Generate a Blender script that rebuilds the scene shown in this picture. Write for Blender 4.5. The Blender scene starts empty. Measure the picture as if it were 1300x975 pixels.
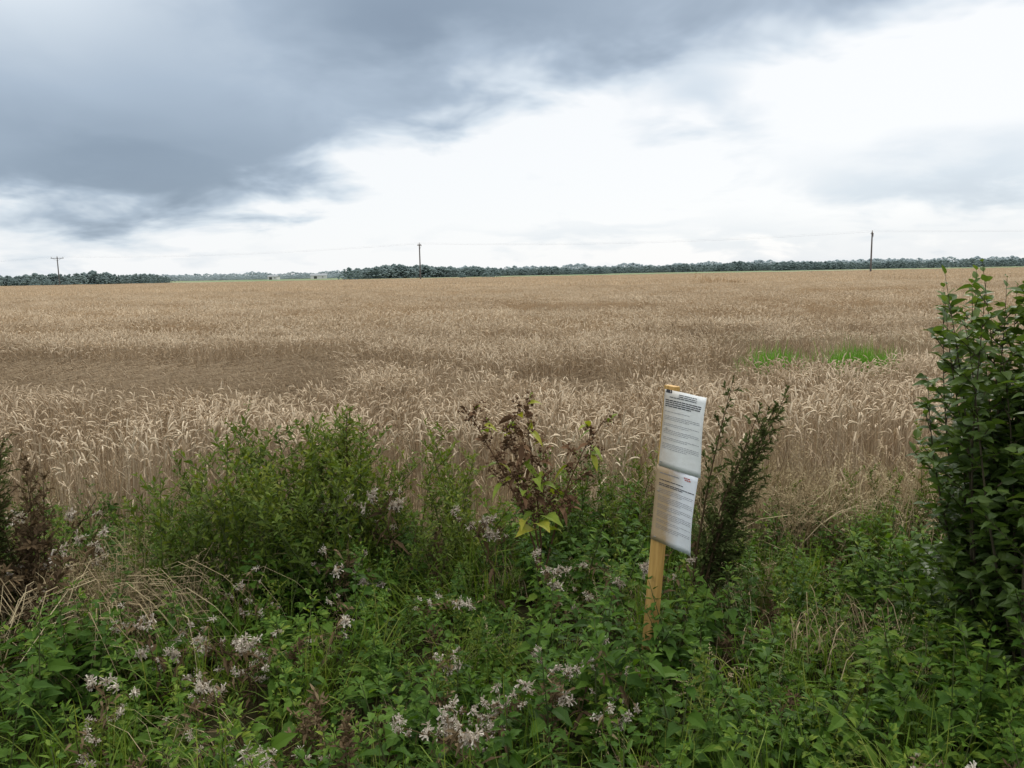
import bpy, math, random
from mathutils import Vector, Matrix, Euler, noise
R = random.Random(7)
scene = bpy.context.scene
rad = math.radians

# ---------------------------------------------------------------- helpers
class MB:
    def __init__(s): s.v=[]; s.f=[]; s.m=[]; s.t=[]
    def face(s, idx, mat, tint): s.f.append(idx); s.m.append(mat); s.t.append(tint)
    def tube(s, pts, radii, n=4, mat=0, tint=.5, cap=False):
        b=len(s.v); k=len(pts)
        for i,p in enumerate(pts):
            a=pts[max(i-1,0)]; c=pts[min(i+1,k-1)]
            d=(c-a)
            if d.length<1e-9: d=Vector((0,0,1))
            d.normalize()
            u=d.cross(Vector((0.13,0.97,0.2)));
            if u.length<1e-3: u=d.cross(Vector((1,0,0)))
            u.normalize(); w=d.cross(u)
            for j in range(n):
                an=2*math.pi*j/n
                s.v.append(p+(u*math.cos(an)+w*math.sin(an))*radii[i])
        for i in range(k-1):
            for j in range(n):
                j2=(j+1)%n
                s.face((b+i*n+j,b+i*n+j2,b+(i+1)*n+j2,b+(i+1)*n+j),mat,tint)
        if cap:
            s.face(tuple(b+(k-1)*n+j for j in range(n)),mat,tint)
            s.face(tuple(b+n-1-j for j in range(n)),mat,tint)
    def leaf(s, base, t, L, W, nseg=5, droop=.3, fold=.2, power=.7, serr=0, mat=0, tint=.5, twist=0, curl=0):
        t=t.normalized()
        up=Vector((0,0,1))
        sd=t.cross(up)
        if sd.length<.05: sd=Vector((math.cos(twist*7),math.sin(twist*7),0))
        sd.normalize()
        if twist: sd=Matrix.Rotation(twist,3,t)@sd
        n=sd.cross(t).normalized()
        b=len(s.v)
        for i in range(nseg+1):
            u=i/nseg
            c=base+t*(L*u)-up*(droop*L*u*u)+sd*(curl*L*u*u)
            w=W*.5*max(math.sin(math.pi*min(1,max(0,u))**power),.02)
            if serr and i%2==0 and 0<i<nseg: w*=(1-serr)
            s.v.append(c-sd*w+n*(fold*w)); s.v.append(c); s.v.append(c+sd*w+n*(fold*w))
        for i in range(nseg):
            a=b+3*i
            s.face((a,a+1,a+4,a+3),mat,tint); s.face((a+1,a+2,a+5,a+4),mat,tint)
    def ribbon(s, pts, w, sd, mat=0, tint=.5):
        b=len(s.v); k=len(pts)
        for i,p in enumerate(pts):
            ww=w*(1-(i/(k-1))**2*.9)*.5
            s.v.append(p-sd*ww); s.v.append(p+sd*ww)
        for i in range(k-1):
            a=b+2*i; s.face((a,a+1,a+3,a+2),mat,tint)
    def blob(s, c, r, mat=0, tint=.5, sq=1.0, rr=R):
        b=len(s.v)
        for d in ((1,0,0),(0,1,0),(-1,0,0),(0,-1,0),(0,0,1),(0,0,-1)):
            k=r*rr.uniform(.7,1.25)
            s.v.append(c+Vector((d[0]*k,d[1]*k,d[2]*k*sq)))
        for f in ((0,1,4),(1,2,4),(2,3,4),(3,0,4),(1,0,5),(2,1,5),(3,2,5),(0,3,5)):
            s.face(tuple(b+i for i in f),mat,tint+rr.uniform(-.08,.08))
    def box(s, c, sx, sy, sz, mat=0, tint=.5, M=None):
        b=len(s.v)
        for x in (-.5,.5):
            for y in (-.5,.5):
                for z in (-.5,.5):
                    p=Vector((x*sx,y*sy,z*sz))
                    if M: p=M@p
                    s.v.append(c+p)
        for f in ((0,1,3,2),(4,6,7,5),(0,4,5,1),(2,3,7,6),(0,2,6,4),(1,5,7,3)):
            s.face(tuple(b+i for i in f),mat,tint)
    def mesh(s, name, mats, smooth=False):
        me=bpy.data.meshes.new(name)
        me.from_pydata([tuple(v) for v in s.v],[],s.f)
        for m in mats: me.materials.append(m)
        me.polygons.foreach_set('material_index',s.m)
        if smooth: me.polygons.foreach_set('use_smooth',[True]*len(s.f))
        at=me.attributes.new('tint','FLOAT','FACE'); at.data.foreach_set('value',s.t)
        me.update(); return me
    def obj(s, name, mats, link=True, smooth=False, parent=None):
        o=bpy.data.objects.new(name,s.mesh(name,mats,smooth))
        if link: scene.collection.objects.link(o)
        if parent: o.parent=parent
        return o

def N(nt,t,**k):
    n=nt.nodes.new(t)
    for a,b in k.items(): setattr(n,a,b)
    return n
def setin(nt,sock,v):
    if isinstance(v,bpy.types.NodeSocket): nt.links.new(v,sock)
    else: sock.default_value=v
def math_(nt,op,a,b=0.0,c=None,clamp=False):
    n=N(nt,'ShaderNodeMath',operation=op,use_clamp=clamp)
    setin(nt,n.inputs[0],a); setin(nt,n.inputs[1],b)
    if c is not None: setin(nt,n.inputs[2],c)
    return n.outputs[0]
def ramp(nt,fac,stops,interp='LINEAR'):
    n=N(nt,'ShaderNodeValToRGB'); cr=n.color_ramp; cr.interpolation=interp
    while len(cr.elements)<len(stops): cr.elements.new(.5)
    for e,(p,c) in zip(cr.elements,stops):
        e.position=p; e.color=(c[0],c[1],c[2],1)
    nt.links.new(fac,n.inputs[0]); return n.outputs[0]
def noise_(nt,vec,scale,detail=3,rough=.5,dist=0):
    n=N(nt,'ShaderNodeTexNoise'); n.inputs['Scale'].default_value=scale
    n.inputs['Detail'].default_value=detail; n.inputs['Roughness'].default_value=rough
    n.inputs['Distortion'].default_value=dist
    if vec is not None: nt.links.new(vec,n.inputs['Vector'])
    return n.outputs['Fac']
def mixc(nt,f,a,b,mode='MIX'):
    n=N(nt,'ShaderNodeMix',data_type='RGBA',blend_type=mode)
    setin(nt,n.inputs[0],f)
    for s,v in ((n.inputs[6],a),(n.inputs[7],b)):
        if isinstance(v,bpy.types.NodeSocket): nt.links.new(v,s)
        else: s.default_value=(v[0],v[1],v[2],1)
    return n.outputs[2]

def newmat(name):
    m=bpy.data.materials.new(name); m.use_nodes=True
    nt=m.node_tree; nt.nodes.clear()
    return m,nt
def plantmat(name, stops, rough=.55, transl=.25, spec=.35, wscale=0, wamt=0, randw=.35, fine=0):
    m,nt=newmat(name)
    at=N(nt,'ShaderNodeAttribute',attribute_name='tint')
    rn=N(nt,'ShaderNodeAttribute',attribute_name='rnd')
    oi=N(nt,'ShaderNodeObjectInfo')
    rr=math_(nt,'FRACT',math_(nt,'ADD',rn.outputs['Fac'],oi.outputs['Random']))
    f=math_(nt,'ADD',math_(nt,'MULTIPLY',at.outputs['Fac'],1-randw),math_(nt,'MULTIPLY',rr,randw))
    geo=N(nt,'ShaderNodeNewGeometry')
    if wscale:
        nz=noise_(nt,geo.outputs['Position'],wscale,1,.5)
        f=math_(nt,'ADD',f,math_(nt,'MULTIPLY',math_(nt,'SUBTRACT',nz,.5),wamt))
    if fine:
        nz=noise_(nt,geo.outputs['Position'],fine,1,.6)
        f=math_(nt,'ADD',f,math_(nt,'MULTIPLY',math_(nt,'SUBTRACT',nz,.5),.5))
    col=ramp(nt,f,stops)
    out=N(nt,'ShaderNodeOutputMaterial')
    if spec>0:
        p=N(nt,'ShaderNodeBsdfPrincipled'); nt.links.new(col,p.inputs['Base Color'])
        p.inputs['Roughness'].default_value=rough; p.inputs['Specular IOR Level'].default_value=spec
    else:
        p=N(nt,'ShaderNodeBsdfDiffuse'); nt.links.new(col,p.inputs[0])
    if transl>0:
        tr=N(nt,'ShaderNodeBsdfTranslucent')
        c2=mixc(nt,1.0,col,(1.35,1.35,.55) if spec>0 else (1.1,1,.85),'MULTIPLY'); nt.links.new(c2,tr.inputs['Color'])
        mx=N(nt,'ShaderNodeMixShader'); mx.inputs[0].default_value=transl
        nt.links.new(p.outputs[0],mx.inputs[1]); nt.links.new(tr.outputs[0],mx.inputs[2])
        nt.links.new(mx.outputs[0],out.inputs[0])
    else: nt.links.new(p.outputs[0],out.inputs[0])
    return m

# ---------------------------------------------------------------- materials
M_nettle=plantmat('nettle_leaf',[(0,(.016,.038,.006)),(.4,(.042,.095,.011)),(.75,(.09,.165,.019)),(1,(.18,.23,.03))],.6,.3,.15,wscale=1.1,wamt=.6)
M_weed=plantmat('weed_leaf',[(0,(.034,.058,.009)),(.5,(.088,.132,.018)),(1,(.20,.22,.038))],.6,.3,.15,wscale=1.5,wamt=.4)
M_stemg=plantmat('green_stem',[(0,(.04,.06,.02)),(1,(.11,.12,.05))],.6,0,0)
M_grass=plantmat('grass_blade',[(0,(.05,.095,.012)),(.6,(.12,.19,.024)),(1,(.29,.29,.08))],.55,.3,.15)
M_patch=plantmat('bright_grass_blade',[(0,(.08,.18,.02)),(.6,(.13,.28,.03)),(1,(.2,.36,.05))],.5,.3)
M_straw=plantmat('straw_blade',[(0,(.15,.115,.07)),(.5,(.32,.25,.15)),(1,(.50,.42,.27))],.65,.2,0)
M_brown=plantmat('dead_leaf',[(0,(.045,.030,.02)),(.6,(.115,.08,.045)),(1,(.24,.18,.11))],.7,.15,0)
M_fluff=plantmat('seed_down',[(0,(.22,.18,.145)),(.4,(.45,.395,.335)),(1,(.74,.69,.61))],.8,.3,0)
M_dock=plantmat('dock_seed',[(0,(.07,.04,.025)),(.6,(.145,.085,.05)),(1,(.24,.16,.095))],.7,.1,0)
M_yel=plantmat('yellowing_leaf',[(0,(.08,.13,.02)),(.5,(.19,.25,.03)),(1,(.42,.33,.04))],.5,.3,.2,fine=25)
M_mug=plantmat('mugwort_leaf',[(0,(.036,.054,.018)),(.6,(.078,.098,.032)),(1,(.17,.145,.065))],.6,.2,0)
M_shrub=plantmat('willow_leaf',[(0,(.036,.066,.014)),(.5,(.082,.135,.027)),(1,(.18,.235,.06))],.45,.34,.3)
M_bark=plantmat('bark',[(0,(.05,.042,.028)),(1,(.12,.10,.06))],.7,0,0)
M_wheat=plantmat('wheat',[(0,(.23,.168,.105)),(.3,(.40,.31,.21)),(.65,(.59,.48,.345)),(1,(.74,.635,.48))],.6,.2,0,wscale=.22,wamt=.3,randw=.12)
M_wheatfar=plantmat('wheat_far',[(0,(.25,.182,.115)),(.3,(.41,.315,.213)),(.7,(.57,.458,.325)),(1,(.69,.585,.435))],.7,.12,0,wscale=.09,wamt=.4,randw=.08)
M_tree=plantmat('tree_foliage',[(0,(.115,.15,.155)),(.5,(.145,.188,.188)),(1,(.18,.22,.218))],.8,0,0)  # aerial haze painted into the foliage colour, bluish and paler
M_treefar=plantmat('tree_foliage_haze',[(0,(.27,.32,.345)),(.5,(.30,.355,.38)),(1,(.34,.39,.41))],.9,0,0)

# ---------------------------------------------------------------- scatter
def scatter(name, variants, pts, rots, scls, idxs, realize=False):
    coll=bpy.data.collections.new(name+'_parts')
    for v in variants: coll.objects.link(v)
    me=bpy.data.meshes.new(name); me.from_pydata([tuple(p) for p in pts],[],[])
    a=me.attributes.new('rot','FLOAT_VECTOR','POINT'); a.data.foreach_set('vector',[c for r in rots for c in r])
    a=me.attributes.new('scl','FLOAT_VECTOR','POINT'); a.data.foreach_set('vector',[c for r in scls for c in r])
    a=me.attributes.new('idx','INT','POINT'); a.data.foreach_set('value',idxs)
    if realize:
        a=me.attributes.new('rnd','FLOAT','POINT'); a.data.foreach_set('value',[R.random() for _ in idxs])
    o=bpy.data.objects.new(name,me); scene.collection.objects.link(o)
    ng=bpy.data.node_groups.new(name+'_gn','GeometryNodeTree')
    ng.interface.new_socket('Geometry',in_out='INPUT',socket_type='NodeSocketGeometry')
    ng.interface.new_socket('Geometry',in_out='OUTPUT',socket_type='NodeSocketGeometry')
    gi=ng.nodes.new('NodeGroupInput'); go=ng.nodes.new('NodeGroupOutput')
    ci=ng.nodes.new('GeometryNodeCollectionInfo'); ci.inputs['Collection'].default_value=coll
    ci.inputs['Separate Children'].default_value=True; ci.inputs['Reset Children'].default_value=True
    ip=ng.nodes.new('GeometryNodeInstanceOnPoints'); ip.inputs['Pick Instance'].default_value=True
    def na(nm,dt):
        n=ng.nodes.new('GeometryNodeInputNamedAttribute'); n.data_type=dt; n.inputs['Name'].default_value=nm
        return [s for s in n.outputs if s.enabled and s.name=='Attribute'][0]
    e2r=ng.nodes.new('FunctionNodeEulerToRotation')
    L=ng.links.new
    L(gi.outputs[0],ip.inputs['Points']); L(ci.outputs[0],ip.inputs['Instance'])
    L(na('idx','INT'),ip.inputs['Instance Index'])
    L(na('rot','FLOAT_VECTOR'),e2r.inputs[0]); L(e2r.outputs[0],ip.inputs['Rotation'])
    L(na('scl','FLOAT_VECTOR'),ip.inputs['Scale'])
    if realize:
        rz=ng.nodes.new('GeometryNodeRealizeInstances'); L(ip.outputs[0],rz.inputs[0]); L(rz.outputs[0],go.inputs[0])
    else: L(ip.outputs[0],go.inputs[0])
    md=o.modifiers.new('scatter','NODES'); md.node_group=ng
    return o

def ground_z(x,y):
    if y>60: return 0.0
    return .05*noise.noise(Vector((x*.5,y*.5,3.1)))

# ---------------------------------------------------------------- ground
def axis(a,b,step,grow,far):
    out=[a]; s=step
    while out[-1]<b: out.append(out[-1]+s)
    while out[-1]<far: s*=grow; out.append(out[-1]+s)
    return out
ys=[-60,-30,-10]+axis(-4,7,.2,1.18,4000)
xp=axis(0,7,.25,1.22,3500); xs=[-x for x in reversed(xp[1:])]+xp
g=MB()
for y in ys:
    for x in xs: g.v.append(Vector((x,y,ground_z(x,y))))
nx=len(xs)
for j in range(len(ys)-1):
    for i in range(nx-1):
        a=j*nx+i; g.face((a,a+1,a+1+nx,a+nx),0,.5)
M_ground,nt=newmat('ground_soil')
geo=N(nt,'ShaderNodeNewGeometry'); sp=N(nt,'ShaderNodeSeparateXYZ'); nt.links.new(geo.outputs['Position'],sp.inputs[0])
n1=noise_(nt,geo.outputs['Position'],9,3,.65); n2=noise_(nt,geo.outputs['Position'],.6,1)
verge=ramp(nt,n1,[(.3,(.018,.016,.008)),(.55,(.04,.038,.018)),(.75,(.07,.065,.035))])
field=ramp(nt,n1,[(.3,(.12,.09,.05)),(.6,(.28,.21,.13)),(.8,(.38,.30,.19))])
far=ramp(nt,noise_(nt,geo.outputs['Position'],.008,1),[(.35,(.14,.19,.11)),(.5,(.20,.24,.15)),(.65,(.28,.29,.20))])
fy=math_(nt,'ADD',sp.outputs['Y'],math_(nt,'MULTIPLY',math_(nt,'SUBTRACT',n2,.5),1.0))
f1=math_(nt,'GREATER_THAN',fy,5.1); f2=math_(nt,'GREATER_THAN',sp.outputs['Y'],238)
c=mixc(nt,f1,verge,field); c=mixc(nt,f2,c,far)
p=N(nt,'ShaderNodeBsdfDiffuse'); nt.links.new(c,p.inputs[0])
out=N(nt,'ShaderNodeOutputMaterial'); nt.links.new(p.outputs[0],out.inputs[0])
g.obj('ground',[M_ground],smooth=True)

# ---------------------------------------------------------------- wheat
def wheat_clump(name,size,n,lod,seed,lodged=False):
    r=random.Random(seed); b=MB()
    head=r.uniform(0,6.28)
    for i in range(n):
        x=r.uniform(-.5,.5)*size; y=r.uniform(-.5,.5)*size
        h=r.gauss(.70,.045)
        a=head+r.gauss(0,1.1); ln=abs(r.gauss(.07,.05))
        if lodged:
            a=r.gauss(0,.5); ln=r.uniform(.25,.6); h=r.choice((.2,.26,.33,.4,.48))*r.uniform(.8,1.2)
        dx=math.cos(a); dy=math.sin(a)
        tn=r.uniform(.15,1)
        if lodged: tn*=.62
        if lod==0:
            p0=Vector((x,y,.02)); p1=Vector((x+dx*ln*.35,y+dy*ln*.35,h*(.5 if not lodged else .85))); p2=Vector((x+dx*ln,y+dy*ln,h*.9))
            b.tube([p0,p1,p2],[.0022,.002,.0014],3,0,tn*.7)
            nod=r.uniform(.3,2.2) if not lodged else r.uniform(1.5,2.6)
            L=r.uniform(.06,.085); pts=[p2]; an=nod*.45 if not lodged else nod*.8
            q=p2.copy()
            for k in range(4):
                d=Vector((dx*math.sin(an),dy*math.sin(an),math.cos(an)))
                q=q+d*(L*.26); pts.append(q.copy()); an+=nod*.16
            b.tube(pts,[.0016,.0058,.0048,.0055,.002],4,0,.25*(not lodged)+tn*.7)
            if r.random()<.6:
                z=r.uniform(.3,.85)*h; bs=p0.lerp(p2,z/h); aa=r.uniform(0,6.28)
                d=Vector((math.cos(aa),math.sin(aa),0)); sd=Vector((-d.y,d.x,0)); LL=r.uniform(.1,.2)
                b.ribbon([bs,bs+d*LL*.35+Vector((0,0,.05)),bs+d*LL*.75,bs+d*LL*.9-Vector((0,0,.09))],.009,sd,0,tn*.7)
        elif lod==1:
            p1=Vector((x,y,.15 if not lodged else .04)); p2=Vector((x+dx*ln,y+dy*ln,h*.92))
            sd=Vector((math.cos(a+1.3),math.sin(a+1.3),0))
            if lodged: b.ribbon([p1,p1.lerp(p2,.5)+Vector((0,0,.08)),p2],.010,sd,0,tn*.7)
            else: b.ribbon([p1,p2],.010,sd,0,tn*.7)
            nod=r.uniform(.2,1.9) if not lodged else r.uniform(1.3,2.2); L=r.uniform(.08,.10)
            d=Vector((dx*math.sin(nod),dy*math.sin(nod),math.cos(nod)))
            b.tube([p2,p2+d*L*.45,p2+d*L],[.003,.0095,.003],3,0,.25*(not lodged)+tn*.7)
        else:
            p1=Vector((x,y,.3)); hh=h*r.uniform(.95,1.08)
            sd=Vector((math.cos(a),math.sin(a),0))*r.uniform(.04,.09)
            tip=Vector((x+r.gauss(0,.07),y+r.gauss(0,.07),hh))
            k=len(b.v); b.v+= [p1-sd,p1+sd,tip+sd*.35,tip-sd*.35]; b.face((k,k+1,k+2,k+3),0,.2+tn*.7)
    return b.obj(name,[M_wheat if lod==0 else M_wheatfar],link=False)

def sm(a,b,x):
    t=max(0,min(1,(x-a)/(b-a))); return t*t*(3-2*t)
def strip(x,y,x0,x1,yc,w):
    wob=noise.noise(Vector((x*.35,yc,1)))+.5*noise.noise(Vector((x*1.1,yc,5)))
    ww=w*(.8+.8*noise.noise(Vector((x*.45,yc,8))))
    yy=abs(y-yc-wob*w*1.0)
    return (1-sm(ww*.5,max(ww,.1),yy))*sm(x0-1,x0+.6,x)*(1-sm(x1-.6,x1+1,x))
def lodge(x,y):
    v=0
    if 3.0<x<5.9 and 9.4<y<12.0: v=1
    v=max(v,strip(x,y,-4.4,-1.6,8.6,.75), strip(x,y,-1.2,2.6,9.3,.95),strip(x,y,2.4,6.6,9.7,1.0),
          strip(x,y,-9,-3,11.3,.8),strip(x,y,-1.5,9,14.0,1.25),strip(x,y,2.5,14,17.3,1.7),strip(x,y,-16,-5,17.0,1.0),
          strip(x,y,4,17,23,1.9),strip(x,y,-12,3,25,1.7),strip(x,y,-30,-12,30,1.8),strip(x,y,8,30,36,2.4),strip(x,y,-14,12,42,2.6))
    if y>7:
        q=noise.noise(Vector((x*.13+3.7,y*.3+1.3+.05*x,5.5)))+.35*noise.noise(Vector((x*.6,y*.9,2.2)))
        v=max(v,sm(.36,.52,q)*.85)
    return v
def wheat_scatter(name,vars_,nl,y0,y1,cell,zsc=1.0,realize=False):
    P=[];Ro=[];S=[];I=[]
    ns=len(vars_)-nl
    y=y0
    while y<y1:
        hw=.70*y+2.5; x=-hw
        while x<hw:
            px=x+R.uniform(-.5,.5)*cell; py=y+R.uniform(-.5,.5)*cell
            edge=4.95+.35*noise.noise(Vector((px*.7,0,9)))+.15*noise.noise(Vector((px*3,0,9)))
            gp=False
            for gx,gy,grx in ((3.78,11.2,.5),(5.05,11.4,.6)):
                if abs(px-gx)<grx and abs(py-gy)<.6: gp=True
            if py>edge and not gp:
                lo=lodge(px,py)*(1 if py<60 else .6)
                und=.07*noise.noise(Vector((px*.35,py*.5,0)))+.045*noise.noise(Vector((px*1.3,py*1.3,4)))
                if py>60: und*=.5
                dirn=.6+2.2*noise.noise(Vector((px*.2,py*.2,7)))
                P.append((px,py,ground_z(px,py)))
                if nl and lo>.5:
                    flat_=.6 if (3.0<px<5.9 and 9.4<py<12.0) else 1
                    Ro.append((0,R.gauss(0,.08),dirn+R.gauss(0,.3))); S.append((1,1,flat_*R.uniform(.8,1.25)))
                    I.append(ns+R.randrange(nl))
                else:
                    hz=(1+und*1.3)*(1-.45*lo)*zsc*R.uniform(.94,1.06)
                    tilt=lo*R.uniform(.4,1.0)*(1 if py<60 else .2)+abs(R.gauss(0,.05))*(py<60)
                    e=(Matrix.Rotation(dirn,3,'Z')@Matrix.Rotation(tilt,3,'X')@Matrix.Rotation(-dirn+R.uniform(0,6.28),3,'Z')).to_euler()
                    Ro.append(tuple(e)); S.append((1,1,hz)); I.append(R.randrange(ns))
            x+=cell
        y+=cell
    return scatter(name,vars_,P,Ro,S,I,realize)
v0=[wheat_clump('wheat_clump_a%02d'%i,.62,100,0,i) for i in range(7)]+[wheat_clump('wheat_clump_az_lodged%02d'%i,.7,115,0,30+i,True) for i in range(4)]
v1=[wheat_clump('wheat_clump_b%02d'%i,1.25,240,1,50+i) for i in range(6)]+[wheat_clump('wheat_clump_bz_lodged%02d'%i,1.35,300,1,70+i,True) for i in range(4)]
v2=[wheat_clump('wheat_clump_c%02d'%i,4.2,520,2,90+i) for i in range(5)]
wheat_scatter('wheat_field',v0,4,4.8,15.5,.5,1.0)
wheat_scatter('wheat_field',v1,4,15.6,60,1.12)
wheat_scatter('wheat_field',v2,0,60,236,3.9,1.0,True)
cb=MB(); cy=axis(20,40,1.5,1.12,238); cy=[v for v in cy if v<238]+[238]
for y in cy:
    for i in range(-24,25):
        x=i/24*(.78*y+6)
        z=.08+.42*sm(24,62,y)+.05*noise.noise(Vector((x*.3,y*.4,1)))
        if y==238: z=0
        cb.v.append(Vector((x,y,z)))
for j in range(len(cy)-1):
    for i in range(48):
        a=j*49+i; cb.face((a,a+1,a+50,a+49),0,.4)
cb.obj('wheat_field',[M_wheatfar],smooth=True)

# ---------------------------------------------------------------- verge plants
def rv(r,s): return Vector((r.gauss(0,s),r.gauss(0,s),r.gauss(0,s)))
def nettle(name,h,seed):
    r=random.Random(seed); b=MB()
    lean=Vector((r.gauss(0,.12),r.gauss(0,.12),0)); n=r.randint(8,10)
    P=lambda u: Vector((lean.x*u*u*h*2,lean.y*u*u*h*2,u*h))
    b.tube([P(0),P(.5),P(1)],[.003,.0026,.001],3,1,.4)
    a0=r.uniform(0,6.28)
    for i in range(n):
        u=.2+.8*(i/(n-1))**.85; a=a0+i*math.pi/2+r.gauss(0,.15)
        s=(1-.7*max(0,u-.6)/.4)*r.uniform(.8,1.15)
        for k in (0,1):
            aa=a+k*math.pi+r.gauss(0,.15); el=r.uniform(-.1,.5)+(.5 if u>.85 else 0)
            d=Vector((math.cos(aa)*math.cos(el),math.sin(aa)*math.cos(el),math.sin(el)))
            L=.07*s; p0=P(u); p1=p0+d*.02*s
            b.leaf(p1,d,L,L*.6,6,r.uniform(.15,.6),r.uniform(.1,.5),.62,.25,0,r.uniform(.1,.8)+.2*(u>.85),r.gauss(0,.3))
        if i>1 and r.random()<.9 and u<.95:
            for q in range(4):
                aa=a+r.uniform(0,6.28); d=Vector((math.cos(aa),math.sin(aa),.6))
                b.leaf(P(u)+d*.01,d,r.uniform(.025,.045),.017*s,3,.3,.3,.65,0,0,r.uniform(.4,1),r.gauss(0,.4))
    return b.obj(name,[M_nettle,M_stemg],link=False)
def tallweed(name,h,seed,narrow=.32,mats=None):
    r=random.Random(seed); b=MB()
    lean=Vector((r.gauss(0,.1),r.gauss(0,.1),0))
    P=lambda u: Vector((lean.x*u*u*h*1.6,lean.y*u*u*h*1.6,u*h))
    b.tube([P(0),P(.35),P(.7),P(1)],[.0045,.004,.0028,.001],4,1,.5)
    nb=r.randint(14,18)
    for i in range(nb):
        u=.1+.85*i/nb; a=i*2.4+r.gauss(0,.3); bl=h*r.uniform(.16,.34)*(1-.5*u)
        el=r.uniform(.5,1.0); d=Vector((math.cos(a)*math.cos(el),math.sin(a)*math.cos(el),math.sin(el)))
        p0=P(u); q1=p0+d*bl*.5; q2=p0+d*bl+Vector((0,0,bl*.15))
        b.tube([p0,q1,q2],[.0018,.0014,.0008],3,1,.5)
        nl=r.randint(9,13)
        for k in range(nl):
            t=(k+.5)/nl; pp=p0.lerp(q2,t); aa=k*2.4+r.uniform(-.4,.4); e2=r.uniform(.1,1.0)
            dd=(Vector((math.cos(aa)*math.cos(e2),math.sin(aa)*math.cos(e2),math.sin(e2)))+d*.5)
            L=r.uniform(.04,.07)*(1.1-.4*t)
            b.leaf(pp,dd,L,L*narrow,3,r.uniform(0,.5),.25,.75,0,0,r.uniform(.1,.7)+.3*t*(u>.6),r.gauss(0,.5))
    for k in range(16):
        u=.05+.95*k/16; a=k*2.4; e2=r.uniform(-.1,.7)
        dd=Vector((math.cos(a)*math.cos(e2),math.sin(a)*math.cos(e2),math.sin(e2))); L=r.uniform(.06,.1)*(1.1-.5*u)
        b.leaf(P(u),dd,L,L*narrow,4,r.uniform(.1,.7),.25,.75,0,0,r.uniform(.1,.8),r.gauss(0,.5))
    return b.obj(name,mats or [M_weed,M_stemg,M_brown],link=False)
def fluff(b,c,rr,r,mat=0):
    ax=rv(r,1).normalized()
    for k in range(34):
        d=(ax*r.uniform(-.9,1.2)+rv(r,.5)); L=rr*r.uniform(.4,1.15)
        d.normalize(); s=d.cross(rv(r,1)).normalized()*rr*r.uniform(.06,.2)
        c0=c+ax*rr*r.uniform(-.8,.8)
        k0=len(b.v); tn=r.uniform(0,1)
        b.v+=[c0,c0+d*L+s,c0+d*L*1.05-s]; b.face((k0,k0+1,k0+2),mat,tn)
def thistle(name,h,seed,n=5):
    r=random.Random(seed); b=MB()
    bend=Vector((r.gauss(0,.15),r.gauss(0,.15),0))
    P=lambda u: Vector((0,0,u*h*(1-.2*u)))+bend*u*u
    b.tube([P(0),P(.5),P(1)],[.004,.003,.0015],4,1,.4)
    for i in range(n):
        u=r.uniform(.55,1); a=r.uniform(0,6.28); d=Vector((math.cos(a),math.sin(a),r.uniform(.0,1.1))).normalized()
        q=P(u)+d*h*r.uniform(.08,.26); b.tube([P(u),q],[.0016,.001],3,1,.5)
        for k in range(r.choice((0,0,1,1,2,4))):
            c=q+rv(r,.014)
            b.blob(c-Vector((0,0,.006)),.006,1,.6,1.8,r); fluff(b,c,r.uniform(.010,.027),r)
        for k in range(3):
            b.leaf(q-d*r.uniform(0,.08),rv(r,1),r.uniform(.03,.05),.012,3,r.uniform(.2,.9),.4,.8,0,1,r.uniform(.4,1),r.gauss(0,.6))
    for k in range(8):
        u=r.uniform(.1,.9); a=k*2.4; e2=r.uniform(-.6,.5)
        dd=Vector((math.cos(a)*math.cos(e2),math.sin(a)*math.cos(e2),math.sin(e2))); L=r.uniform(.05,.1)
        b.leaf(P(u),dd,L,L*.26,6,r.uniform(.2,.8),.4,.8,.4,1,r.uniform(.1,.9),r.gauss(0,.6))
    return b.obj(name,[M_fluff,M_brown],link=False)
def grass(name,n,h,seed,mat,spread=.05,w=.006,seedhead=False):
    r=random.Random(seed); b=MB()
    for i in range(n):
        a=r.uniform(0,6.28); d=Vector((math.cos(a),math.sin(a),0)); hh=h*r.uniform(.5,1.1)
        p=Vector((r.gauss(0,spread),r.gauss(0,spread),0)); reach=hh*abs(r.gauss(.35,.25)); pts=[]
        for k in range(6):
            u=k/5; pts.append(p+d*reach*u**1.8+Vector((0,0,hh*(u-.42*u**3*(reach/hh)*2))))
        b.ribbon(pts,w*r.uniform(.6,1.3),Vector((-d.y,d.x,0)),0,r.uniform(0,1))
        if seedhead and r.random()<.4:
            for k in range(16):
                c=pts[-1]-(pts[-1]-pts[-2])*(k/16)*1.4+rv(r,.006); b.leaf(c,rv(r,1)+Vector((0,0,1.2)),.014,.005,2,.2,.1,.8,0,0,r.uniform(.3,1))
    return b.obj(name,[mat],link=False)
def flatstraw(name,n,seed):
    r=random.Random(seed); b=MB()
    for i in range(n):
        a=r.gauss(0,.7); d=Vector((math.cos(a),math.sin(a)*.6,0)); L=r.uniform(.2,.5)
        p=Vector((r.gauss(-.1,.13),r.gauss(0,.13),r.uniform(.1,.3)))
        pts=[p+d*L*u+Vector((0,0,.14*math.sin(3*u)-.22*u*u)) for u in (0,.25,.5,.75,1)]
        b.ribbon(pts,r.uniform(.002,.005),Vector((-d.y,d.x,.3)),0,r.uniform(.2,1))
    return b.obj(name,[M_straw],link=False)

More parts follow.
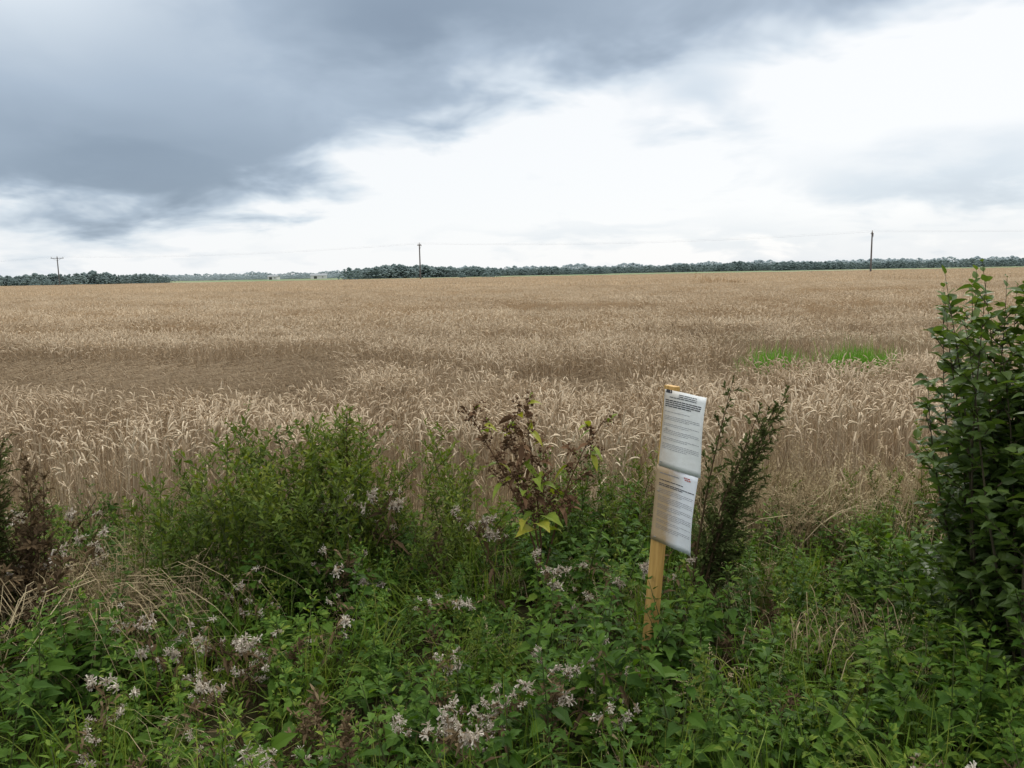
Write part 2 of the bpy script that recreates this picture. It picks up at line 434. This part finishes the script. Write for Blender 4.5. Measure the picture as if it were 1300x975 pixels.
V_net=[nettle('nettle_%02d'%i,R.uniform(.28,.44),200+i) for i in range(8)]
V_weed=[tallweed('weed_%02d'%i,R.uniform(.8,1.0),300+i) for i in range(6)]
V_dead=[tallweed('dead_weed_%02d'%i,R.uniform(.5,.6),340+i,.3,[M_brown,M_brown,M_brown]) for i in range(3)]
V_th=[thistle('thistle_%02d'%i,R.uniform(.44,.58),400+i,R.randint(6,10)) for i in range(9)]
V_gr=[grass('grass_tuft_%02d'%i,45,.42,500+i,M_grass) for i in range(4)]
V_pa=[grass('bright_grass_%02d'%i,60,.5,520+i,M_patch,.08,.010) for i in range(3)]
V_st=[grass('dry_grass_tuft_%02d'%i,40,.5,550+i,M_straw,.06,.0045,True) for i in range(4)]
V_fs=[flatstraw('laid_straw_%02d'%i,45,580+i) for i in range(4)]

def place(name,vars_,items,realize=True):
    P=[];Ro=[];S=[];I=[]
    for (x,y,s,tilt,td) in items:
        P.append((x,y,ground_z(x,y)-.01)); rz=R.uniform(0,6.28)
        e=(Matrix.Rotation(td,3,'Z')@Matrix.Rotation(tilt,3,'X')@Matrix.Rotation(rz-td,3,'Z')).to_euler()
        Ro.append(tuple(e)); S.append((s,s,s*R.uniform(.9,1.1))); I.append(R.randrange(len(vars_)))
    return scatter(name,vars_,P,Ro,S,I,realize)
def area(n,x0,x1,y0,y1,s0,s1,tilt=.15,dens=None):
    o=[]; tries=0
    while len(o)<n and tries<n*6:
        tries+=1
        x=R.uniform(x0,x1); y=R.uniform(y0,y1)
        if dens and R.random()>dens(x,y): continue
        o.append((x,y,R.uniform(s0,s1),abs(R.gauss(0,tilt)),R.uniform(0,6.28)))
    return o
def clear(x,y): return 0 if (abs(x)<.7 and y<1.15) else 1
nd=lambda x,y: clear(x,y)*(.75+.4*noise.noise(Vector((x*.9,y*.9,11))))
def hmod(items):
    return [(x,y,s*(1+.5*noise.noise(Vector((x*1.3,y*1.3,20)))),t,d) for (x,y,s,t,d) in items]
place('nettle_patch',V_net,hmod(area(3100,-4.2,4.2,1.0,4.95,.62,1.15,.28,nd)+area(400,-6.5,-4.2,1.5,4.9,.7,1.2,.28)+area(400,4.2,6.5,1.5,4.9,.7,1.2,.28)))
W=[]
W+=area(66,-1.72,-.85,3.6,4.6,.72,1.02,.18)
W+=area(30,-.9,-.15,3.8,4.6,.68,.92,.18)
W+=area(26,.2,.9,4.1,4.9,.5,.8,.2)
W+=area(26,.9,3.2,4.2,5.0,.4,.6,.2)
W+=area(50,-6,-1.7,3.7,4.8,.4,.7,.2)
W+=area(30,2.4,6,3.3,4.8,.6,.95,.2)
W+=area(80,-3,3,2.0,4.2,.3,.5,.35)
place('tall_weeds',V_weed,W)
place('withered_weeds',V_dead,area(10,-1.2,-.4,2.1,2.7,.45,.7,.4)+area(22,-3,3,2,4.4,.45,.85,.4)+area(8,-2.7,-2.1,3.0,3.6,.8,1.2,.3)+area(4,-.4,.5,2,2.6,.4,.7,.4))
T=[]
for cx,cy,n,sp,s in ((-1.25,3.1,9,.24,.88),(-1.05,2.85,5,.15,.83),(-.80,3.7,5,.14,.97),(-2.25,3.75,5,.12,1.1),(-.12,2.35,3,.08,.85),(.42,2.72,3,.07,.85),(1.2,2.05,1,.1,.8),
                     (.13,3.35,3,.14,.92),(-1.5,2.5,2,.12,.8),(-.5,4.2,2,.2,1.3),(-.5,2.3,2,.1,.78),(-.9,2.2,1,.1,.75),(.5,3.5,2,.15,.85),(-.4,3.0,2,.15,.88),(-3.4,3.8,6,.5,1.1),(3.5,4,5,.6,1)):
    for k in range(n): T.append((R.gauss(cx,sp),R.gauss(cy,sp),s*R.uniform(.9,1.15),abs(R.gauss(0,.35)),R.uniform(0,6.28)))
place('seeding_thistles',V_th,T)
place('green_grass',V_gr,area(620,-5,5,1.3,4.9,.6,1.15,.35,nd))
place('dry_grass',V_st,area(80,-6,6,4.5,5.2,.8,1.3,.3)+area(50,-4,4,1.8,4.4,.45,.8,.6)+area(30,-2.5,-1.4,3.4,4.2,.8,1.15,.6)+area(90,.9,3.2,4.3,5.2,1.0,1.5,.3))
place('laid_straw',V_fs,area(18,-2.4,-1.3,3.2,4.0,.8,1.2,.2)+area(8,-.2,1.0,3.2,4.2,.5,.8,.2)+area(8,-2,3,2.2,4,.5,.8,.2))
place('green_grass',V_pa,area(46,3.45,4.05,10.9,11.6,1.15,1.35,.15)+area(64,4.7,5.45,11.0,11.8,1.15,1.35,.15))

def dock():
    r=random.Random(5); b=MB(); h=1.13
    for lx,ly,hs in ((0,.02,1.0),(-.15,.0,.95),(.2,.03,.9),(-.05,.0,.9)):
        H=h*hs; P=lambda u: Vector((lx*2.0*u*u+.03*math.sin(u*5),ly*u,u*H))
        b.tube([P(k/6) for k in range(7)],[.006,.0055,.005,.0045,.0035,.0025,.0015],5,1,.3)
        for i in range(14):
            u=.45+.53*i/14; a=i*2.4; L=r.uniform(.1,.28)*(1.3-u); el=r.uniform(.4,1.1)
            d=Vector((math.cos(a)*math.cos(el),math.sin(a)*math.cos(el)*.8,math.sin(el))); p0=P(u)
            b.tube([p0,p0+d*L],[.002,.001],3,1,.3)
            for k in range(int(L*210)):
                b.blob(p0+d*L*r.uniform(.2,1.05)+rv(r,.013),r.uniform(.004,.009),1,r.uniform(.1,1),1,r)
            for q in range(2):
                b.leaf(p0+d*L*r.random(),d+rv(r,.6),r.uniform(.05,.1),.035,4,.6,.3,.8,0,1 if r.random()<.5 else 0,r.uniform(.1,.9),r.gauss(0,.6))
    for (z,a,L,t) in ((.62,.3,.12,.55),(.55,2.8,.11,.3),(.5,4.9,.13,.45),(.7,5.6,.1,.2),(.42,1.0,.13,.5),(.46,5.2,.15,.8),(.44,4.3,.16,.9),(.42,5.9,.14,.7),(.66,4.4,.08,.35),(.58,3.9,.1,.4),(.48,5.6,.1,.35),(.49,4.6,.12,.95),(.52,4.0,.09,.1),(.6,5.0,.09,.3),(.74,3.6,.07,.2),(.64,5.9,.1,.3),(.68,4.9,.09,.5)):
        d=Vector((math.cos(a),math.sin(a),.45)); p0=Vector((.0,0,z))+rv(r,.02)
        b.tube([p0,p0+d*.05],[.002,.0015],3,1,.4)
        b.leaf(p0+d*.05,d,L*.9,L*.6,8,r.uniform(.4,1.1),.35,.6,.15,0,t,r.gauss(0,.6),r.gauss(0,.3))
    o=b.obj('dock_plant',[M_yel,M_dock]); o.location=(.10,3.8,0); return o
dock()
def mugwort(name,x,y,h,lx,ly,seed,ns=4,mats=None,sp=.04):
    r=random.Random(seed); b=MB()
    for s in range(ns):
        H=h*r.uniform(.74,1.0); ax=lx*r.uniform(.6,1.15)+r.gauss(0,sp); ay=ly+r.gauss(0,.06); ox=r.gauss(0,.04); oy=r.gauss(0,.04)
        P=lambda u: Vector((ox+ax*u**1.6,oy+ay*u**1.5,u*H))
        b.tube([P(k/6) for k in range(7)],[.005,.0048,.0045,.004,.003,.002,.001],4,1,.3)
        nb=34
        for i in range(nb):
            u=.2+.8*i/nb; a=i*2.4+r.gauss(0,.3); L=r.uniform(.08,.19)*(1.25-u); el=r.uniform(.4,1.0)
            d=(Vector((math.cos(a)*math.cos(el),math.sin(a)*math.cos(el),math.sin(el)))+Vector((ax*1.6,ay,0))*1.1).normalized(); p0=P(u)
            b.tube([p0,p0+d*L],[.0014,.0008],3,1,.3)
            for k in range(int(L*220)):
                dd=(d*1.2+rv(r,.5)); l=r.uniform(.018,.042)
                b.leaf(p0+d*L*r.uniform(.1,1.05),dd,l,l*.34,2,.2,.2,.8,0,0,r.uniform(0,.7)+.3*u,r.gauss(0,.5))
    o=b.obj(name,mats or [M_mug,M_brown]); o.location=(x,y,0); return o
mugwort('mugwort_plant',.87,3.6,1.25,.36,.05,1,8,None,.03)
mugwort('mugwort_plant',-2.25,3.6,.92,-.02,.0,2,4,[M_brown,M_brown])
mugwort('mugwort_plant',-2.42,3.5,1.08,.08,.0,3,6)
mugwort('mugwort_plant',-1.0,4.35,1.0,.05,.0,6,3,[M_weed,M_brown])

def shrub():
    r=random.Random(21); b=MB()
    for s in range(72):
        a=r.uniform(0,6.28); sp=r.uniform(.02,.28)
        H=r.uniform(1.0,1.65) if s>22 else r.uniform(1.6,1.82)
        ex=math.cos(a)*sp; ey=math.sin(a)*sp*1.3; ox=r.uniform(-.16,.42); oy=r.gauss(0,.13)
        if ox+ex<-.30: ex=-.30-ox
        P=lambda u: Vector((ox*(.35+.65*u)+ex*u**1.2+.02*math.sin(u*6+s),oy+ey*u**1.2,u*H))
        b.tube([P(k/8) for k in range(9)],[.008-.0009*k for k in range(9)],5,1,.4)
        nb=13
        for i in range(nb):
            u=.1+.87*i/nb; aa=i*2.4+s; L=r.uniform(.12,.28)*(1.35-u)
            d=Vector((math.cos(aa)*.7,math.sin(aa)*.7,.7)).normalized(); p0=P(u); q=p0+d*L
            b.tube([p0,q],[.003,.0012],3,1,.5)
            nl=int(L*58)+5
            for k in range(nl):
                t=(k+.5)/nl; a3=k*2.4; dd=Vector((math.cos(a3),math.sin(a3),r.uniform(-.3,.9)))+d*.4
                l=r.uniform(.045,.075); b.leaf(p0.lerp(q,t),dd,l,l*.5,4,r.uniform(.1,.6),.25,.7,0,0,r.uniform(.05,.85),r.gauss(0,.6))
        nl=34
        for k in range(nl):
            u=.25+.75*k/(nl-1); a3=k*2.4; dd=Vector((math.cos(a3),math.sin(a3),r.uniform(.1,.9)+(.6 if u>.9 else 0)))
            l=r.uniform(.05,.08)*(1-.3*(u>.95)); b.leaf(P(u),dd,l,l*.45,4,r.uniform(.1,.6),.25,.7,0,0,r.uniform(.2,.9)+.1*(u>.85),r.gauss(0,.5))
    o=b.obj('willow_shrub',[M_shrub,M_bark]); o.location=(1.90,2.95,0); return o
shrub()

# ---------------------------------------------------------------- notice post
M_wood,nt=newmat('post_wood')
tc=N(nt,'ShaderNodeTexCoord'); mp=N(nt,'ShaderNodeMapping'); mp.inputs['Scale'].default_value=(60,60,4); nt.links.new(tc.outputs['Object'],mp.inputs[0])
nz=noise_(nt,mp.outputs[0],1,4,.6,.6); col=ramp(nt,nz,[(.3,(.32,.18,.05)),(.5,(.46,.27,.075)),(.7,(.56,.35,.12))])
sp2=N(nt,'ShaderNodeSeparateXYZ'); nt.links.new(tc.outputs['Object'],sp2.inputs[0])
low_tone=math_(nt,'MULTIPLY',math_(nt,'SUBTRACT',.5,sp2.outputs['Z'],clamp=True),.9)  # post wood turns darker brown towards the bottom
col=mixc(nt,low_tone,col,(.12,.09,.04))
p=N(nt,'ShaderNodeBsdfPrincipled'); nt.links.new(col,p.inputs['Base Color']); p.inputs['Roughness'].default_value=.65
out=N(nt,'ShaderNodeOutputMaterial'); nt.links.new(p.outputs[0],out.inputs[0])
def papermat(name,sx,amt,base):
    m,nt=newmat(name)
    tc=N(nt,'ShaderNodeTexCoord'); s=N(nt,'ShaderNodeSeparateXYZ'); nt.links.new(tc.outputs['Object'],s.inputs[0])
    nz=noise_(nt,tc.outputs['Object'],14,5,.7); nz2=noise_(nt,tc.outputs['Object'],45,4,.7)
    e=math_(nt,'SUBTRACT',1.0,math_(nt,'MULTIPLY',math_(nt,'ADD',s.outputs['X'],.02),sx),clamp=True)
    f=math_(nt,'MULTIPLY',math_(nt,'MULTIPLY',e,math_(nt,'ADD',nz,nz2)),amt,clamp=True)
    c=mixc(nt,f,base,(.42,.30,.18))
    g2=math_(nt,'MULTIPLY',math_(nt,'SUBTRACT',nz,.5,clamp=True),1.2)
    c=mixc(nt,g2,c,(.55,.52,.46))
    p=N(nt,'ShaderNodeBsdfPrincipled'); nt.links.new(c,p.inputs['Base Color']); p.inputs['Roughness'].default_value=.3
    bp=N(nt,'ShaderNodeBump'); bp.inputs['Strength'].default_value=.25; bp.inputs['Distance'].default_value=.01
    nt.links.new(nz,bp.inputs['Height']); nt.links.new(bp.outputs[0],p.inputs['Normal'])
    out=N(nt,'ShaderNodeOutputMaterial'); nt.links.new(p.outputs[0],out.inputs[0]); return m
M_pap1=papermat('laminated_paper_upper',8,.7,(.80,.81,.80)); M_pap2=papermat('laminated_paper_lower',7,2.0,(.73,.75,.79))
def flat(name,c,r=.6):
    m,nt=newmat(name); p=N(nt,'ShaderNodeBsdfPrincipled'); nz=noise_(nt,None,80,2)
    cc=ramp(nt,nz,[(.3,tuple(v*.8 for v in c)),(.7,c)]); nt.links.new(cc,p.inputs['Base Color']); p.inputs['Roughness'].default_value=r
    out=N(nt,'ShaderNodeOutputMaterial'); nt.links.new(p.outputs[0],out.inputs[0]); return m
M_ink=flat('printed_ink',(.22,.22,.24)); M_inkb=flat('bold_ink',(.04,.04,.05)); M_red=flat('red_ink',(.5,.08,.06)); M_metal=flat('staple_metal',(.3,.3,.3),.35)
sign=bpy.data.objects.new('notice_sign_on_post',None); scene.collection.objects.link(sign)
sign.location=(.510,3.0,0)
sign.rotation_euler=(Matrix.Rotation(rad(4.5),3,'Y')@Matrix.Rotation(rad(-56),3,'Z')).to_euler()
b=MB(); b.box(Vector((0,0,.585)),.052,.034,1.37,0)
po=b.obj('post',[M_wood],parent=sign)
bv=po.modifiers.new('bevel','BEVEL'); bv.width=.003; bv.segments=2
def yofs(x,z,x0,z0,w,h,yoff,seed):
    u=(x-x0)/w; v=(z-z0)/h
    return yoff+(.006*u*u*math.sin(v*4+seed)-.004*u)+.0015*math.sin(u*9+v*4)
def sheet(name,x0,z0,w,h,mat,yoff,seed):
    b=MB(); nx,nz_=12,14
    for j in range(nz_+1):
        for i in range(nx+1):
            x=x0+w*i/nx; z=z0+h*j/nz_
            b.v.append(Vector((x,yofs(x,z,x0,z0,w,h,yoff,seed),z)))
    for j in range(nz_):
        for i in range(nx):
            a=j*(nx+1)+i; b.face((a,a+1,a+nx+2,a+nx+1),0,.5)
    o=b.obj(name,[mat],parent=sign,smooth=True)
    so=o.modifiers.new('thick','SOLIDIFY'); so.thickness=.0012; so.offset=-1
    return o,(lambda x,z: yofs(x,z,x0,z0,w,h,yoff,seed)-.0012)
zt=1.262
s2,y2=sheet('lower_sheet',-.022,zt-.600,.212,.300,M_pap2,-.0225,3)
s1,y1=sheet('upper_sheet',-.010,zt-.302,.212,.297,M_pap1,-.0265,2)
def text(name,yf,rows,mats,seed):
    r=random.Random(seed); b=MB()
    for (x0,x1,z,h,mi) in rows:
        x=x0
        while x<x1:
            wl=r.uniform(.006,.019)*(1.5 if mi==1 else 1)
            xe=min(x+wl,x1)
            if xe-x>.002:
                k=len(b.v); b.v+=[Vector((x,yf(x,z),z)),Vector((xe,yf(xe,z),z)),Vector((xe,yf(xe,z+h),z+h)),Vector((x,yf(x,z+h),z+h))]
                b.face((k,k+1,k+2,k+3),mi,.5)
            x=xe+.0025
    b.obj(name,mats,parent=sign)
rows=[]; z=zt-.018
for k in range(3): rows.append((.065-.045*(k>1),.16,z,.0028,1)); z-=.007
z-=.006
for k in range(4): rows.append((.0,.185-.05*(k==3),z,.0036,1)); z-=.0075
z-=.012
for grp in (1,3,2,3,2,4):
    for k in range(grp): rows.append((.0,.19-(.06*(k==grp-1)),z,.0015,0)); z-=.0062
    z-=.011
rows.append((.0,.03,zt-.016,.012,1))
text('upper_printed_text',y1,rows,[M_ink,M_inkb],2)
rows=[]; z=zt-.325; L0=zt-.6
rows.append((.125,.155,z+.004,.004,2)); rows.append((.13,.16,z-.003,.004,2)); rows.append((.0,.1,z-.004,.003,0)); z-=.03
for grp,mi in ((1,1),(2,1),(3,0),(4,0),(3,0),(4,0),(2,0),(3,0)):
    for k in range(grp):
        if z>L0+.015: rows.append((.0,.185-(.06*(k==grp-1)),z,.003 if mi else .0015,mi))
        z-=.0064
    z-=.008
text('lower_printed_text',y2,rows,[M_ink,M_inkb,M_red],4)
b=MB()
for (x,z,yf) in ((.0,zt-.012,y1),(.002,zt-.285,y1),(.0,zt-.40,y2),(.0,zt-.585,y2),(.016,zt-.15,y1)):
    b.box(Vector((x,yf(x,z)-.001,z)),.010,.002,.0022)
b.obj('staples',[M_metal],parent=sign)

# ---------------------------------------------------------------- distance
M_pole=flat('creosoted_timber',(.10,.09,.085),.8); M_ins=flat('insulator',(.2,.16,.14),.3)
def pole(x,y,h,arm,yaw):
    e=bpy.data.objects.new('utility_pole',None); scene.collection.objects.link(e); e.location=(x,y,0); e.rotation_euler=(0,0,yaw)
    b=MB(); b.tube([Vector((0,0,-.5)),Vector((0,0,h*.5)),Vector((0,0,h))],[.19,.165,.13],10,0,cap=True); b.obj('pole_shaft',[M_pole],parent=e)
    b=MB(); b.box(Vector((0,-.17,h-.35)),arm,.12,.14); 
    b.box(Vector((0,.17,h-.35)),arm,.12,.14)
    b.tube([Vector((-arm*.35,-.2,h-.42)),Vector((0,-.2,h-1.1))],[.03,.03],4); b.tube([Vector((arm*.35,-.2,h-.42)),Vector((0,-.2,h-1.1))],[.03,.03],4)
    b.obj('crossarm',[M_pole],parent=e)
    b=MB()
    for u in (-.46,0,.46):
        zz=h-.28 if u else h
        b.tube([Vector((arm*u,0,zz)),Vector((arm*u,0,zz+.15)),Vector((arm*u,0,zz+.2)),Vector((arm*u,0,zz+.32))],[.03,.08,.1,.04],8,cap=True)
    b.obj('insulators',[M_ins],parent=e)
    e2=Euler((0,0,yaw)).to_matrix()
    return [Vector((x,y,0))+e2@Vector((arm*u,0,(h if u==0 else h-.28)+.3)) for u in (-.46,0,.46)]
lines=[]
lines.append([Vector((-262,300,8.6+k*.01)) +Vector((0,k,0)) for k in (-1,0,1)])
lines.append(pole(-134.5,240,9.0,3.4,rad(12)))
lines.append(pole(-21.5,193,9.1,1.3,rad(65)))
lines.append(pole(74.5,166,8.8,1.3,rad(72)))
lines.append([Vector((190,134,9+k*.01))+Vector((0,k,0)) for k in (-1,0,1)])
b=MB()
for A,B in zip(lines[:-1],lines[1:]):
    for p0,p1 in zip(A,B):
        pts=[]
        for k in range(13):
            u=k/12; q=p0.lerp(p1,u); q=q-Vector((0,0,4*1.1*u*(1-u))); pts.append(q)
        b.tube(pts,[.006]*13,3)
b.obj('power_line_cable',[flat('cable',(.3,.3,.32))])

def treev(name,h,w,seed,mat,pine=False):
    r=random.Random(seed); b=MB()
    b.tube([Vector((0,0,0)),Vector((0,0,h*.8))],[.2,.08],5,0,.1)
    for i in range(110):
        a=r.uniform(0,6.28); u=r.random()
        z=h*(.05+.93*u); prof=(math.sin(math.pi*min(1,.2+.8*u)**.9) if not pine else (1.05-u))
        rr=w*.5*prof*math.sqrt(r.random())*r.uniform(.7,1.2)
        b.blob(Vector((math.cos(a)*rr,math.sin(a)*rr,z)),r.uniform(.3,.9)*h/8,0,r.uniform(.1,.9),.8,r)
    return b.obj(name,[mat],link=False)
TV=[treev('tree_%02d'%i,8,R.uniform(8,13),700+i,M_tree) for i in range(5)]+[treev('tree_pine_%02d'%i,8,4.6,720+i,M_tree,True) for i in range(3)]
TF=[treev('far_tree_%02d'%i,8,R.uniform(12,18),740+i,M_treefar) for i in range(4)]
def trees(name,vars_,segs):
    P=[];Ro=[];S=[];I=[]
    for (p0,p1,D,h0,h1,n,lo,hi) in segs:
        for k in range(n):
            t=p0+(p1-p0)*((k+R.random())/n); d=D*R.uniform(.97,1.06)
            hh=(h0+(h1-h0)*((t-p0)/(p1-p0)))*R.uniform(.8,1.08)*(1+.35*noise.noise(Vector((t*30,D,0))))
            P.append((t*d,d,-.2)); Ro.append((0,0,R.uniform(0,6.28))); s=hh/8; S.append((s*1.3,s*1.3,s)); I.append(R.randint(lo,hi))
    return scatter(name,vars_,P,Ro,S,I)
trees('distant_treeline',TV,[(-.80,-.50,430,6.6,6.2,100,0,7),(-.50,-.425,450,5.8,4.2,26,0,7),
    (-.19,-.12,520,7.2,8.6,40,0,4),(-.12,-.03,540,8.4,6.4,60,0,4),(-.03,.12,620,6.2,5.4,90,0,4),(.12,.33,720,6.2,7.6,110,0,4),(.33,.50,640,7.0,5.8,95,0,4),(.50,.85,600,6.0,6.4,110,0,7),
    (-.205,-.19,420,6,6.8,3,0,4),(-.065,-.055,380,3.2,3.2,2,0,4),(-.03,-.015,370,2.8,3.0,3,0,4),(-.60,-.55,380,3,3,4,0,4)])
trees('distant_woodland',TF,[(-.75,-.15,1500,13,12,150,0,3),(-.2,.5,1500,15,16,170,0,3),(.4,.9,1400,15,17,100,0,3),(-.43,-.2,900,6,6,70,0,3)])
M_wall=flat('farm_wall',(.62,.62,.6)); M_roof=flat('farm_roof',(.25,.27,.29)); M_dk=flat('dark_opening',(.05,.05,.05))
def barn(x,y,L,W,h,rh,yaw):
    e=bpy.data.objects.new('farm_building',None); scene.collection.objects.link(e); e.location=(x,y,0); e.rotation_euler=(0,0,yaw)
    b=MB(); b.box(Vector((0,0,h/2)),L,W,h); b.obj('walls',[M_wall],parent=e)
    b=MB(); l=L/2+.4; w=W/2+.4; b.v+=[Vector(p) for p in ((-l,-w,h),(l,-w,h),(l,w,h),(-l,w,h),(-l,0,h+rh),(l,0,h+rh))]
    for f in ((0,1,5,4),(2,3,4,5),(0,4,3),(1,2,5),(3,2,1,0)): b.face(f,0,.5)
    o=b.obj('roof',[M_roof],parent=e); o.location.z=.01
    b=MB(); b.box(Vector((-L*.2,-W/2-.03,h*.4)),3,.1,h*.8); b.box(Vector((L*.25,-W/2-.03,h*.55)),1.2,.1,1); b.obj('door_and_window',[M_dk],parent=e)
barn(-195,820,16,9,3.2,2,.2); barn(-235,800,10,7,3,1.6,-.1)

# ---------------------------------------------------------------- world
w=bpy.data.worlds.new('World'); scene.world=w; w.use_nodes=True; nt=w.node_tree; nt.nodes.clear()
SE,SA=38,28
sky=N(nt,'ShaderNodeTexSky',sky_type='NISHITA'); sky.sun_disc=False; sky.sun_elevation=rad(SE); sky.sun_rotation=rad(SA)
bg1=N(nt,'ShaderNodeBackground'); bg1.inputs[1].default_value=.1; nt.links.new(sky.outputs[0],bg1.inputs[0])
tc=N(nt,'ShaderNodeTexCoord'); s=N(nt,'ShaderNodeSeparateXYZ'); nt.links.new(tc.outputs['Generated'],s.inputs[0])
X,Y,Z=s.outputs
az=math_(nt,'MULTIPLY',math_(nt,'ARCTAN2',X,Y),57.2958); el=math_(nt,'MULTIPLY',math_(nt,'ARCSINE',Z),57.2958)
zz=math_(nt,'ADD',math_(nt,'ABSOLUTE',Z),.25)
cv=N(nt,'ShaderNodeCombineXYZ'); nt.links.new(math_(nt,'DIVIDE',X,zz),cv.inputs[0]); nt.links.new(math_(nt,'DIVIDE',Y,zz),cv.inputs[1])
P=cv.outputs[0]
nA=noise_(nt,P,.9,3,.5,.2); nB=noise_(nt,P,2.9,4,.55,.3); nC=noise_(nt,P,.55,2,.5)
elw=math_(nt,'ADD',el,math_(nt,'ADD',math_(nt,'MULTIPLY',math_(nt,'SUBTRACT',nA,.5),7.0),math_(nt,'MULTIPLY',math_(nt,'SUBTRACT',nB,.5),8.0)))
azw=math_(nt,'ADD',az,math_(nt,'MULTIPLY',math_(nt,'SUBTRACT',nC,.5),12.0))
fc=N(nt,'ShaderNodeFloatCurve'); mr=N(nt,'ShaderNodeMapRange'); nt.links.new(az,mr.inputs[0]); mr.inputs[1].default_value=-45; mr.inputs[2].default_value=45
nt.links.new(mr.outputs[0],fc.inputs['Value'])
pts=[(-45,2.2),(-33,2.2),(-20,2.6),(-15,3.9),(-10,6.8),(-3,9.2),(3,11.0),(12,12.0),(22,13.4),(33,15.2),(45,16)]
cu=fc.mapping.curves[0]; conv=[((a+45)/90,e/30) for a,e in pts]
cu.points[0].location=conv[0]; cu.points[-1].location=conv[-1]
for c_ in conv[1:-1]: cu.points.new(*c_)
fc.mapping.update()
eb=math_(nt,'MULTIPLY',fc.outputs[0],30)
mm=N(nt,'ShaderNodeMapRange',interpolation_type='SMOOTHSTEP'); nt.links.new(math_(nt,'SUBTRACT',elw,eb),mm.inputs[0]); mm.inputs[1].default_value=-1.0; mm.inputs[2].default_value=4.6
main=mm.outputs[0]
D=math_(nt,'MULTIPLY',main,math_(nt,'ADD',.24,math_(nt,'MULTIPLY',nC,.75)))
def blobn(a,e,sa,se,amt):
    u=math_(nt,'DIVIDE',math_(nt,'SUBTRACT',azw,a),sa); v=math_(nt,'DIVIDE',math_(nt,'SUBTRACT',elw,e),se)
    q=math_(nt,'ADD',math_(nt,'MULTIPLY',u,u),math_(nt,'MULTIPLY',v,v))
    return math_(nt,'MULTIPLY',math_(nt,'EXPONENT',math_(nt,'MULTIPLY',q,-1.0)),amt)
for a,e,sa,se,amt in ((13.5,10.5,4,2.8,.30),(28,5.5,9,2.4,.32),(6,3.2,9,1.0,.14),(-28,1.8,16,1.2,.12),(-24,7,10,2.5,.22),(-6,17,12,3,.22),(20,1.5,18,1.2,.16),
                      (-31,17,10,5,-.42),(26,17.5,9,2.5,.16)):
    D=math_(nt,'ADD',D,blobn(a,e,sa,se,amt))
D=math_(nt,'ADD',D,math_(nt,'MULTIPLY',math_(nt,'SUBTRACT',nB,.5),.38))
D=math_(nt,'SUBTRACT',D,.04)
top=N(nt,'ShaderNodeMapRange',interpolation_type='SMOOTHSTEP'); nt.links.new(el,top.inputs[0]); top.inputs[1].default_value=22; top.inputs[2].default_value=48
D=math_(nt,'MULTIPLY',D,math_(nt,'SUBTRACT',1.0,math_(nt,'MULTIPLY',top.outputs[0],.75)))
col=ramp(nt,D,[(0.02,(.96,.98,1.0)),(.22,(.70,.78,.86)),(.5,(.43,.52,.63)),(.75,(.28,.355,.45)),(1,(.19,.245,.33))])
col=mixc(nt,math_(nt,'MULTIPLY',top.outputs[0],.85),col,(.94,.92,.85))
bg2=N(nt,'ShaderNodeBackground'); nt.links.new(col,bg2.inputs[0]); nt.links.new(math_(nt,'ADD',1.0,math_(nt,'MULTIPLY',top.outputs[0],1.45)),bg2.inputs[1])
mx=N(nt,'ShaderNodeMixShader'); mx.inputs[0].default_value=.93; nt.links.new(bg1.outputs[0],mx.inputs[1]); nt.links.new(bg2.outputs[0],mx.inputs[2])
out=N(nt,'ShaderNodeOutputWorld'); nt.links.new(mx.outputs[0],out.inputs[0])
w.cycles.sampling_method='MANUAL'; w.cycles.sample_map_resolution=512

sd=bpy.data.lights.new('sun','SUN'); sd.energy=1.5; sd.angle=rad(20); sd.color=(1,.95,.87)
so=bpy.data.objects.new('sun',sd); scene.collection.objects.link(so)
v=Vector((math.sin(rad(SA))*math.cos(rad(SE)),math.cos(rad(SA))*math.cos(rad(SE)),math.sin(rad(SE))))
so.rotation_euler=v.to_track_quat('Z','Y').to_euler(); so.location=(5,20,15)

# ---------------------------------------------------------------- camera
cd=bpy.data.cameras.new('camera'); cam=bpy.data.objects.new('camera',cd); scene.collection.objects.link(cam)
cd.sensor_width=36; cd.lens=28.0; cd.clip_end=8000; cd.clip_start=.05
M=Matrix.Rotation(rad(90-7.9),4,'X')@Matrix.Rotation(rad(-1.06),4,'Z'); M.translation=Vector((0,0,1.7)); cam.matrix_world=M
scene.camera=cam
scene.view_settings.view_transform='Standard'; scene.view_settings.look='None'; scene.view_settings.exposure=0
